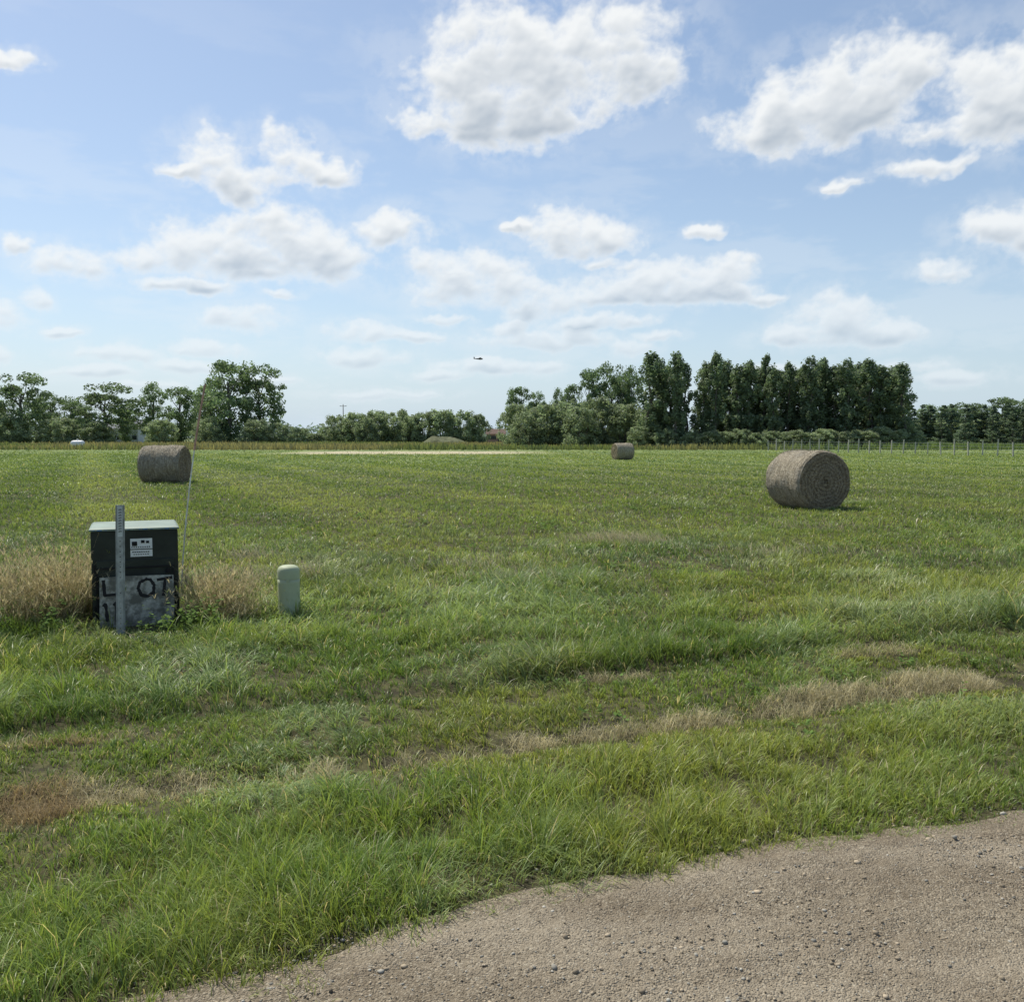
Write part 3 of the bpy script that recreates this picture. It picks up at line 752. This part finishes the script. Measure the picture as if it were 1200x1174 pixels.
for (px, ty, w, d) in [(-60, 455, 80, 215), (-15, 462, 60, 225), (28, 441, 74, 215), (62, 462, 50, 230), (85, 470, 44, 240), (126, 452, 76, 220), (182, 452, 50, 225), (212, 455, 50, 232), (150, 472, 36, 250), (235, 466, 44, 240), (100, 476, 44, 250), (50, 476, 44, 245), (5, 470, 50, 240)]:
    tree('broadleaf', px, ty, w, d)
tree('broadleaf', 270, 425, 80, 220, 'tallest spreading cottonwood with airy crown at field edge')
tree('broadleaf', 306, 432, 64, 224, 'tallest spreading cottonwood with airy crown at field edge')
tree('broadleaf', 250, 445, 54, 226)
for (px, ty, w, d) in [(330, 496, 36, 215), (352, 502, 30, 220), (300, 492, 40, 212), (15, 488, 50, 210), (70, 490, 50, 212), (190, 492, 40, 214), (245, 490, 40, 212), (115, 494, 40, 214), (372, 508, 26, 222)]:
    tree('willow', px, ty, w, d)
for (px, ty, w, d) in [(396, 487, 42, 232), (418, 484, 44, 230), (442, 482, 46, 232), (468, 481, 46, 230), (498, 483, 44, 228), (520, 481, 48, 228), (542, 482, 44, 228), (560, 486, 32, 230), (482, 488, 34, 226), (430, 490, 34, 226)]:
    tree('willow', px, ty, w, d)
for (px, ty, w, d) in [(606, 474, 50, 178), (640, 474, 54, 175), (665, 470, 50, 174), (700, 466, 56, 172), (730, 474, 54, 170), (620, 482, 50, 172), (682, 478, 50, 168), (755, 480, 40, 168)]:
    tree('willow', px, ty, w, d)
for (px, ty, w, d) in [(608, 455, 40, 185), (628, 462, 34, 186), (655, 458, 26, 188), (690, 435, 44, 182), (715, 430, 46, 184), (740, 434, 42, 182), (672, 452, 34, 184), (728, 440, 40, 180)]:
    tree('broadleaf', px, ty, w, d)
pop = [(762, 416, 21), (776, 426, 19), (789, 420, 17), (803, 428, 15), (822, 426, 19), (836, 419, 18), (850, 426, 17), (864, 432, 18), (878, 426, 18), (893, 421, 17), (907, 434, 18), (921, 430, 17), (935, 434, 18), (948, 422, 19), (962, 425, 18), (977, 431, 18), (991, 423, 17), (1004, 431, 18), (1018, 426, 19), (1032, 431, 18), (1045, 435, 17), (1057, 431, 22)]
for i, (px, ty, w) in enumerate(pop):
    tree('poplar', px+R.uniform(-3, 3), ty+R.uniform(-2, 3), w*1.75*R.uniform(.8, 1.2), 163+2.5*math.sin(i*2.3))
for px, ty in [(770, 432), (785, 436), (829, 433), (843, 434), (857, 436), (871, 438), (886, 434), (900, 436), (914, 438), (928, 438), (942, 434), (955, 433), (970, 435), (984, 434), (998, 434), (1011, 436), (1025, 434), (1038, 438), (1050, 440)]:
    tree('poplar', px, ty, 38, 168)
for (px, ty, w, d) in [(835, 505, 36, 156), (868, 503, 36, 155), (900, 505, 36, 155), (932, 504, 38, 154), (965, 503, 40, 155), (998, 504, 40, 156), (1030, 500, 42, 158), (1062, 502, 40, 160), (780, 503, 36, 160), (750, 500, 34, 162), (850, 506, 34, 155), (884, 507, 34, 154), (915, 506, 34, 155), (948, 507, 34, 154), (982, 506, 34, 155), (1014, 505, 36, 156), (1046, 504, 36, 158), (810, 506, 34, 158)]:
    tree('willow', px, ty, w, d, 'low green shrub hedge clump beneath the tall poplars')
for i in range(19):
    tree('spruce', 1068+i*12+R.uniform(-3, 3), 479-R.uniform(0, 5), 32, 205+R.uniform(-6, 6))
for (px, ty, w, d) in [(1085, 476, 50, 225), (1108, 477, 46, 222), (1130, 474, 54, 226), (1150, 475, 46, 222), (1172, 467, 54, 222), (1195, 471, 50, 222), (1215, 468, 54, 222), (1260, 465, 54, 222)]:
    tree('broadleaf', px, ty, w, d)
for px in range(1078, 1270, 18):
    tree('willow', px, 494+R.uniform(-3, 3), 38, 212, 'low rounded bush filling the foot of the windbreak')
rg = np.random.default_rng(5); cl = []
for i in range(620):
    px = rg.uniform(-260, 1460); d = rg.uniform(380, 470)
    hh = 6+5*vnoise(np.array([px*.02]), np.array([.5]), 4.)[0]
    if 330 < px < 1000: hh *= .55
    r = rg.uniform(2.5, 4.5); cl.append(((at(px, d), d, hh*rg.uniform(.2, 1)), (r*1.5, r, r*.8), 48))
V, C = leaves(cl, 1.5, np.array([.21, .26, .24]), rg)  # blue-grey leaf colour stands in for airlight over the distance
obj('distant_woods', quads_np('distant_woods', V, len(V)//4, M_leaf, C), kind='stuff')

# ------------------------------------------------------------------ fence
M_wood = simple('grey_fence_wood', (.42, .40, .35), .9, .1, var=.3); M_wire = simple('fence_wire', (.40, .40, .40), .5, .4, .3)
fence = top('wire_fence', None, (at(900, 130), 130, 0), 'post and wire pasture fence before the dark windbreak', 'fence')
p0 = np.array([0, 0]); p1 = np.array([at(1290, 82)-at(900, 130), 82-130]); nP = 28
pm = boxmesh('fence_post', [(0, 0, .72, .12, .12, 1.6)], M_wood, .02)
for i in range(nP):
    f = i/(nP-1); o = obj('fence_post', pm, fence); q = p0+(p1-p0)*f; o.location = (q[0], q[1], 0); o.rotation_euler = (R.normal(0, .03), R.normal(0, .03), R.uniform(0, 3)); o.scale = (1, 1, R.uniform(.85, 1.12))
L = float(np.hypot(*p1)); an = math.atan2(p1[1], p1[0])
for z in (.35, .65, .95, 1.25):
    o = obj('fence_wire', boxmesh('fence_wire', [(L/2, 0, z, L, .015, .015)], M_wire, 0), fence); o.rotation_euler = (0, 0, an)

M_pole = simple('pole_wood', (.16, .13, .10), .9, .1)
def pole(px, ty, d, lb):
    H = hgt(ty, d); e = top('utility_pole', None, (at(px, d), d, 0), lb, 'utility pole')
    obj('pole_shaft', lathe('pole_shaft', [(.17, -.2), (.15, H*.5), (.11, H)], M_pole, 12), e)
    obj('crossarm', boxmesh('crossarm', [(0, 0, H-.6, 2.2, .12, .14), (-.9, 0, H-.44, .1, .1, .18), (.9, 0, H-.44, .1, .1, .18)], M_pole, .01), e)
pole(403, 474, 300, 'thin wooden utility pole rising behind the willow bushes')

# ------------------------------------------------------------------ distant buildings, tank, mound
M_side = simple('white_siding', (.50, .53, .56), .7, .3, var=.08); M_roofg = simple('grey_roof', (.20, .21, .23), .8, .2); M_brick = simple('reddish_siding', (.36, .22, .17), .8, .2); M_glass = simple('dark_glass', (.03, .04, .05), .15, .6)
def house(px, d, w, dep, h, rh, mat, roofm, lb):
    e = top('farm_building', None, (at(px, d), d, 0), lb, 'building')
    obj('wall', boxmesh('wall', [(0, 0, h/2, w, dep, h)], mat, 0), e)
    bm = bmesh.new(); o_ = .4
    v = [bm.verts.new(c) for c in ((-w/2-o_, -dep/2-o_, h+.004), (w/2+o_, -dep/2-o_, h+.004), (w/2+o_, dep/2+o_, h+.004), (-w/2-o_, dep/2+o_, h+.004), (-w/2-o_, 0, h+rh), (w/2+o_, 0, h+rh))]
    for f in ((0, 1, 5, 4), (2, 3, 4, 5), (1, 2, 5), (3, 0, 4), (3, 2, 1, 0)): bm.faces.new([v[k_] for k_ in f])
    me = bpy.data.meshes.new('roof'); bm.to_mesh(me); bm.free(); me.materials.append(roofm); obj('roof', me, e)
    obj('door', boxmesh('door', [(w*.2, -dep/2-.03, 1.05, 1.0, .06, 2.1)], M_glass, .01), e)
    wm = boxmesh('window', [(0, 0, 0, 1.3, .06, 1.1)], M_glass, .01)
    for xx in (-w*.32, -w*.08, w*.38):
        o = obj('window', wm, e); o.location = (xx, -dep/2-.03, 1.7)
M_broof = simple('brown_roof', (.15, .10, .08), .8, .2)
house(150, 262, 9, 7, 4.2, 2.2, M_side, M_roofg, 'pale farm building glimpsed between trees')
house(581, 290, 5.5, 6, 2.8, 1.6, M_brick, M_broof, 'reddish farm building glimpsed between willow bushes')
M_tank = simple('white_tank_paint', (.75, .76, .76), .4, .4, var=.05)
tk = top('propane_tank', None, (at(92, 150), 150, 0), 'small white propane tank on legs beyond the mown field', 'tank')
me = lathe('tank_shell', [(.02, -1.1), (.25, -1.05), (.42, -.9), (.5, -.7), (.5, .7), (.42, .9), (.25, 1.05), (.02, 1.1)], M_tank, 20, axis='X'); o = obj('tank_shell', me, tk); o.location = (0, 0, .85)
sm_ = boxmesh('tank_support', [(0, 0, .2, .15, .7, .42)], M_roofg, .01)
for xx in (-.6, .6): o = obj('tank_support', sm_, tk); o.location = (xx, 0, 0)
obj('valve_cover', lathe('valve_cover', [(.16, 1.33), (.16, 1.5), (.1, 1.55)], M_tank, 14), tk)
nm_ = 40; xs = np.linspace(-1, 1, nm_); XX, YY = np.meshgrid(xs, xs); rr = np.clip(1-(XX**2+YY**2), 0, 1)
ZZ = 2.0*rr**.8*(.6+.8*fbm(XX*2+5, YY*2+5, 8., 3))-.05
V = np.stack([(XX*6).ravel()+at(522, 210), (YY*5).ravel()+210, ZZ.ravel()], 1); i = np.arange(nm_-1); A = (i[:, None]*nm_+i[None]).ravel()
M_soil = simple('soil', (.13, .14, .08), .95, .1, var=.4, scale=.8)
obj('earth_mound', mesh_np('earth_mound', V, np.stack([A, A+1, A+nm_+1, A+nm_], 1).ravel(), np.arange(len(A))*4, M_soil, smooth=True), kind='structure')

M_air = simple('aircraft_grey', (.12, .12, .14), .5, .4)
ap = top('light_aircraft', None, (at(561, 800), 800, hgt(421.5, 800)), 'small light aircraft flying low over the trees', 'aircraft', rz=math.radians(12))
obj('fuselage', lathe('fuselage', [(.05, -4.2), (.25, -3.2), (.5, -1), (.75, 1), (.75, 2.2), (.5, 3.2), (.12, 3.7)], M_air, 16, axis='X'), ap)
obj('wing', boxmesh('wing', [(1.0, 0, .65, 1.5, 10.5, .16)], M_air, .03), ap)
obj('tail_fin', boxmesh('tail_fin', [(-3.7, 0, .8, .9, .12, 1.5)], M_air, .03), ap)
obj('tailplane', boxmesh('tailplane', [(-3.7, 0, .2, .8, 3.2, .1)], M_air, .03), ap)
obj('propeller', boxmesh('propeller', [(3.75, 0, 0, .06, .12, 1.9)], M_air, .01), ap)

# ------------------------------------------------------------------ sky: cloud and haze layer far beyond the land
clouds = [(610, 95, 100, 60), (590, 32, 55, 36), (665, 62, 100, 48), (742, 78, 52, 36), (528, 85, 42, 34), (590, 140, 62, 36), (505, 143, 30, 14), (660, 120, 70, 30), (545, 120, 40, 26),
 (1045, 84, 58, 36), (965, 112, 66, 36), (885, 152, 48, 28), (1000, 128, 66, 30), (925, 140, 60, 30), (1150, 95, 48, 34), (1185, 135, 70, 34), (1120, 155, 38, 16), (1235, 100, 60, 50),
 (1088, 196, 50, 9), (1165, 270, 44, 20), (1215, 275, 44, 28), (1103, 320, 34, 12),
 (250, 192, 40, 28), (278, 216, 36, 20), (345, 186, 32, 24), (385, 200, 36, 15), (205, 198, 24, 8), (310, 205, 40, 14),
 (80, 308, 44, 14), (155, 300, 26, 14), (225, 288, 44, 22), (285, 282, 50, 28), (345, 280, 46, 30), (385, 300, 36, 24), (295, 308, 110, 20), (215, 334, 50, 8),
 (460, 272, 38, 20), (280, 376, 40, 14), (425, 390, 42, 11), (430, 418, 48, 12), (485, 396, 30, 7),
 (552, 314, 54, 20), (575, 342, 78, 18), (630, 352, 44, 22), (655, 268, 38, 22), (702, 282, 42, 22), (680, 285, 50, 18), (722, 308, 30, 7),
 (775, 326, 55, 24), (835, 322, 44, 18), (790, 340, 90, 16), (740, 348, 60, 10), (862, 345, 26, 10), (640, 398, 70, 13), (740, 406, 24, 9), (700, 378, 60, 8), (594, 384, 22, 8),
 (985, 374, 48, 22), (1035, 388, 46, 14), (935, 394, 42, 12), (990, 390, 70, 13), (835, 272, 22, 8), (860, 305, 24, 8), (14, 73, 28, 10), (6, 370, 20, 16), (40, 346, 20, 11), (8, 286, 16, 7),
 (140, 416, 46, 9), (236, 408, 40, 9), (225, 430, 50, 8), (600, 430, 80, 8), (1115, 442, 52, 8), (0, 412, 18, 8), (110, 436, 46, 6), (450, 462, 60, 5), (985, 214, 22, 6),
 (330, 345, 18, 5), (520, 372, 26, 6), (900, 350, 22, 5), (1060, 430, 40, 6), (300, 446, 50, 5), (170, 452, 40, 4), (760, 395, 30, 6), (610, 262, 14, 6), (70, 388, 24, 5), (905, 432, 40, 5), (520, 440, 34, 5)]
nA, nE = 1420, 590
azv = np.radians(np.linspace(-39, 39, nA)); elv = np.radians(np.linspace(-.6, 32, nE))
AZ, EL = np.meshgrid(azv, elv)      # rows = elevation
el0 = np.clip(EL, 0, 1)
amp = .003+.036*el0
wx = AZ+amp*(perlin(AZ*14, EL*20, 1)+.5*perlin(AZ*34, EL*44, 2)+.34*perlin(AZ*80, EL*95, 3)+.20*perlin(AZ*190, EL*210, 7))
wy = EL+amp*.7*(perlin(AZ*14, EL*20, 4)+.5*perlin(AZ*34, EL*44, 5)+.34*perlin(AZ*80, EL*95, 6)+.20*perlin(AZ*190, EL*210, 8))
Fd = np.full(AZ.shape, -9.0); RZ_ = np.zeros(AZ.shape); WS = np.full(AZ.shape, 1e-6)
for (px, py, rx, ry) in clouds:
    uu = px-600; vv = py-587; dy = 1097.4-.068*vv; dz = -(74.8+.9977*vv)
    ca = math.atan2(uu, dy); ce = math.atan2(dz, math.hypot(uu, dy)); k_ = math.cos(ca)**2
    ra = rx*1.22*k_/1100; re = ry*1.26*math.cos(ce)**2/1100
    a_ = (wx-ca)/ra; b_ = (wy-ce)/re
    b2_ = np.where(b_ < 0, b_*1.12, b_)
    f = 1-(a_*a_+b2_*b2_)
    h_ = np.clip(.5+.5*(Fd-f)/.3, 0, 1); Fd = f*(1-h_)+Fd*h_+.3*h_*(1-h_)
    w_ = np.clip(f, 0, 1)**.5*re*40; RZ_ += w_*b_; WS += w_
RZ_ /= WS
Fd = np.maximum(Fd, -3)
def billow(ax, ey, s0):
    v = 0; a_ = 1.; t_ = 0
    for o_ in range(6):
        q = 17*2.03**o_; v = v+a_*np.sqrt(perlin(ax*q+o_*7.3, ey*q*1.25+o_*3.1, s0+o_)**2+.006); t_ += a_; a_ *= .56
    return v/t_
def rough(ax, ey, s0):
    v = 0; a_ = 1.; t_ = 0
    for o_ in range(6):
        q = 20*2.1**o_; v = v+a_*perlin(ax*q+o_*5.7, ey*q*1.25+o_*9.1, s0+o_); t_ += a_; a_ *= .62
    return v/t_
mx_ = AZ+.25*(wx-AZ); my_ = EL+.25*(wy-EL)
B = billow(mx_, my_, 10); Q = rough(mx_, my_, 30)
dens = np.minimum(Fd, .85)+(B-.27)*1.3+Q*1.30
alpha = sst(-.55, .95, dens)
def blur(a, n_):
    for _ in range(n_):
        a = (a+np.roll(a, 1, 0)+np.roll(a, -1, 0)+np.roll(a, 1, 1)+np.roll(a, -1, 1))/5
    return a
Hb = blur(dens, 4); Hb2 = blur(Hb, 14)
def relief(Hq, k_):
    return np.clip((-np.gradient(Hq, axis=0)*.95+np.gradient(Hq, axis=1)*.35)*k_, -1, 1)
rel = .5*relief(Hb, 9)+.5*relief(Hb2, 18)
od = np.zeros_like(dens); dd = np.clip(Hb2, 0, 1.1)
for st_ in range(1, 15):
    sh = st_*3; up = np.zeros_like(dd); lx_ = int(sh*.35)
    up[:-sh] = dd[sh:]; up = np.roll(up, lx_, axis=1); od += up*(1/14)
core = sst(.25, 1.15, Hb2)
lightv = 1.0-.20*core*sst(.10, .80, od)-.20*core*sst(.25, -.7, RZ_)+.11*rel*sst(.0, .6, Hb)  # sunlit tops and shaded bases of the clouds, baked into vertex colour
lightv = np.clip(lightv, .38, 1.03)
lo = np.array([.31, .38, .47]); hi = np.array([.92, .93, .925])
tq = ((lightv-.38)/.62)[..., None]; CC = lo*(1-tq)+hi*tq
wis = sst(.0, .7, sum((.62**o_)*perlin(AZ*4*2**o_, EL*14*2**o_, 60+o_) for o_ in range(6)))*.20
near = sst(-2.4, .0, Fd)*.26*sst(-.2, .35, Q+.1)
hz_a = np.clip(.12+.80*np.exp(-el0/.12), 0, .93); HZC = np.array([.55, .70, .85])  # horizon haze painted into the dome's colour and opacity
alpha = np.clip(alpha, 0, 1)*(.48+.42*sst(.01, .24, el0)+.06); alpha = np.maximum(alpha, np.maximum(wis*sst(.55, .1, el0), near))
ta = 1-(1-alpha)*(1-hz_a)
hzf = (hz_a*.50)[..., None]
Ccloud = CC*(1-hzf)+HZC*1.1*hzf
wgt = alpha/np.maximum(ta, 1e-5)
CO = Ccloud*wgt[..., None]+HZC*(1-wgt[..., None])
RAD = 3300.
V = np.stack([RAD*np.sin(AZ)*np.cos(EL), RAD*np.cos(AZ)*np.cos(EL), RAD*np.sin(EL)], 2).reshape(-1, 3)
ii, jj = np.meshgrid(np.arange(nE-1), np.arange(nA-1), indexing='ij'); A = (ii*nA+jj).ravel()
F = np.stack([A, A+1, A+nA+1, A+nA], 1).ravel()
m, nt, out = newmat('cloud_layer'); a_ = nt.nodes.new('ShaderNodeAttribute'); a_.attribute_name = 'col'
em = nt.nodes.new('ShaderNodeEmission'); nt.links.new(a_.outputs['Color'], em.inputs[0]); em.inputs[1].default_value = 1.0
tr = nt.nodes.new('ShaderNodeBsdfTransparent'); mx = nt.nodes.new('ShaderNodeMixShader'); nt.links.new(a_.outputs['Alpha'], mx.inputs[0]); nt.links.new(tr.outputs[0], mx.inputs[1]); nt.links.new(em.outputs[0], mx.inputs[2]); nt.links.new(mx.outputs[0], out.inputs[0])
try: m.cycles.emission_sampling = 'NONE'
except Exception: pass
cols = np.concatenate([CO.reshape(-1, 3), ta.reshape(-1, 1)], 1)
obj('sky', mesh_np('sky', V, F, np.arange(len(A))*4, m, cols, smooth=True), kind='structure')

# ------------------------------------------------------------------ sun, world
SAZ, SEL = math.radians(-42), math.radians(57)
sd_ = Vector((math.sin(SAZ)*math.cos(SEL), math.cos(SAZ)*math.cos(SEL), math.sin(SEL)))
L_ = bpy.data.lights.new('sun', 'SUN'); L_.energy = 4.9; L_.angle = math.radians(.6); L_.color = (1, .95, .84)
so = bpy.data.objects.new('sun', L_); COL.objects.link(so); so.rotation_euler = sd_.to_track_quat('Z', 'Y').to_euler(); so.location = (0, 0, 50)
w = bpy.data.worlds.new('World'); scene.world = w; w.use_nodes = True
nt = w.node_tree; nt.nodes.clear(); out = nt.nodes.new('ShaderNodeOutputWorld')
sky = nt.nodes.new('ShaderNodeTexSky'); sky.sky_type = 'NISHITA'; sky.sun_disc = False
sky.sun_elevation = SEL; sky.sun_rotation = SAZ % (2*math.pi); sky.air_density = 1.0; sky.dust_density = 1.0; sky.ozone_density = 1.0; sky.altitude = 300
bg = nt.nodes.new('ShaderNodeBackground'); bg.inputs[1].default_value = .13
nt.links.new(sky.outputs[0], bg.inputs[0]); nt.links.new(bg.outputs[0], out.inputs[0])

# ------------------------------------------------------------------ camera
cam = bpy.data.cameras.new('camera'); cam.sensor_width = 36; cam.lens = 33.0; cam.clip_end = 8000; cam.clip_start = .05
co = bpy.data.objects.new('camera', cam); COL.objects.link(co); co.location = (0, 0, 1.9); co.rotation_euler = (math.radians(90-3.9), 0, 0)
scene.camera = co
scene.view_settings.view_transform = 'Standard'; scene.view_settings.look = 'None'; scene.view_settings.exposure = 0
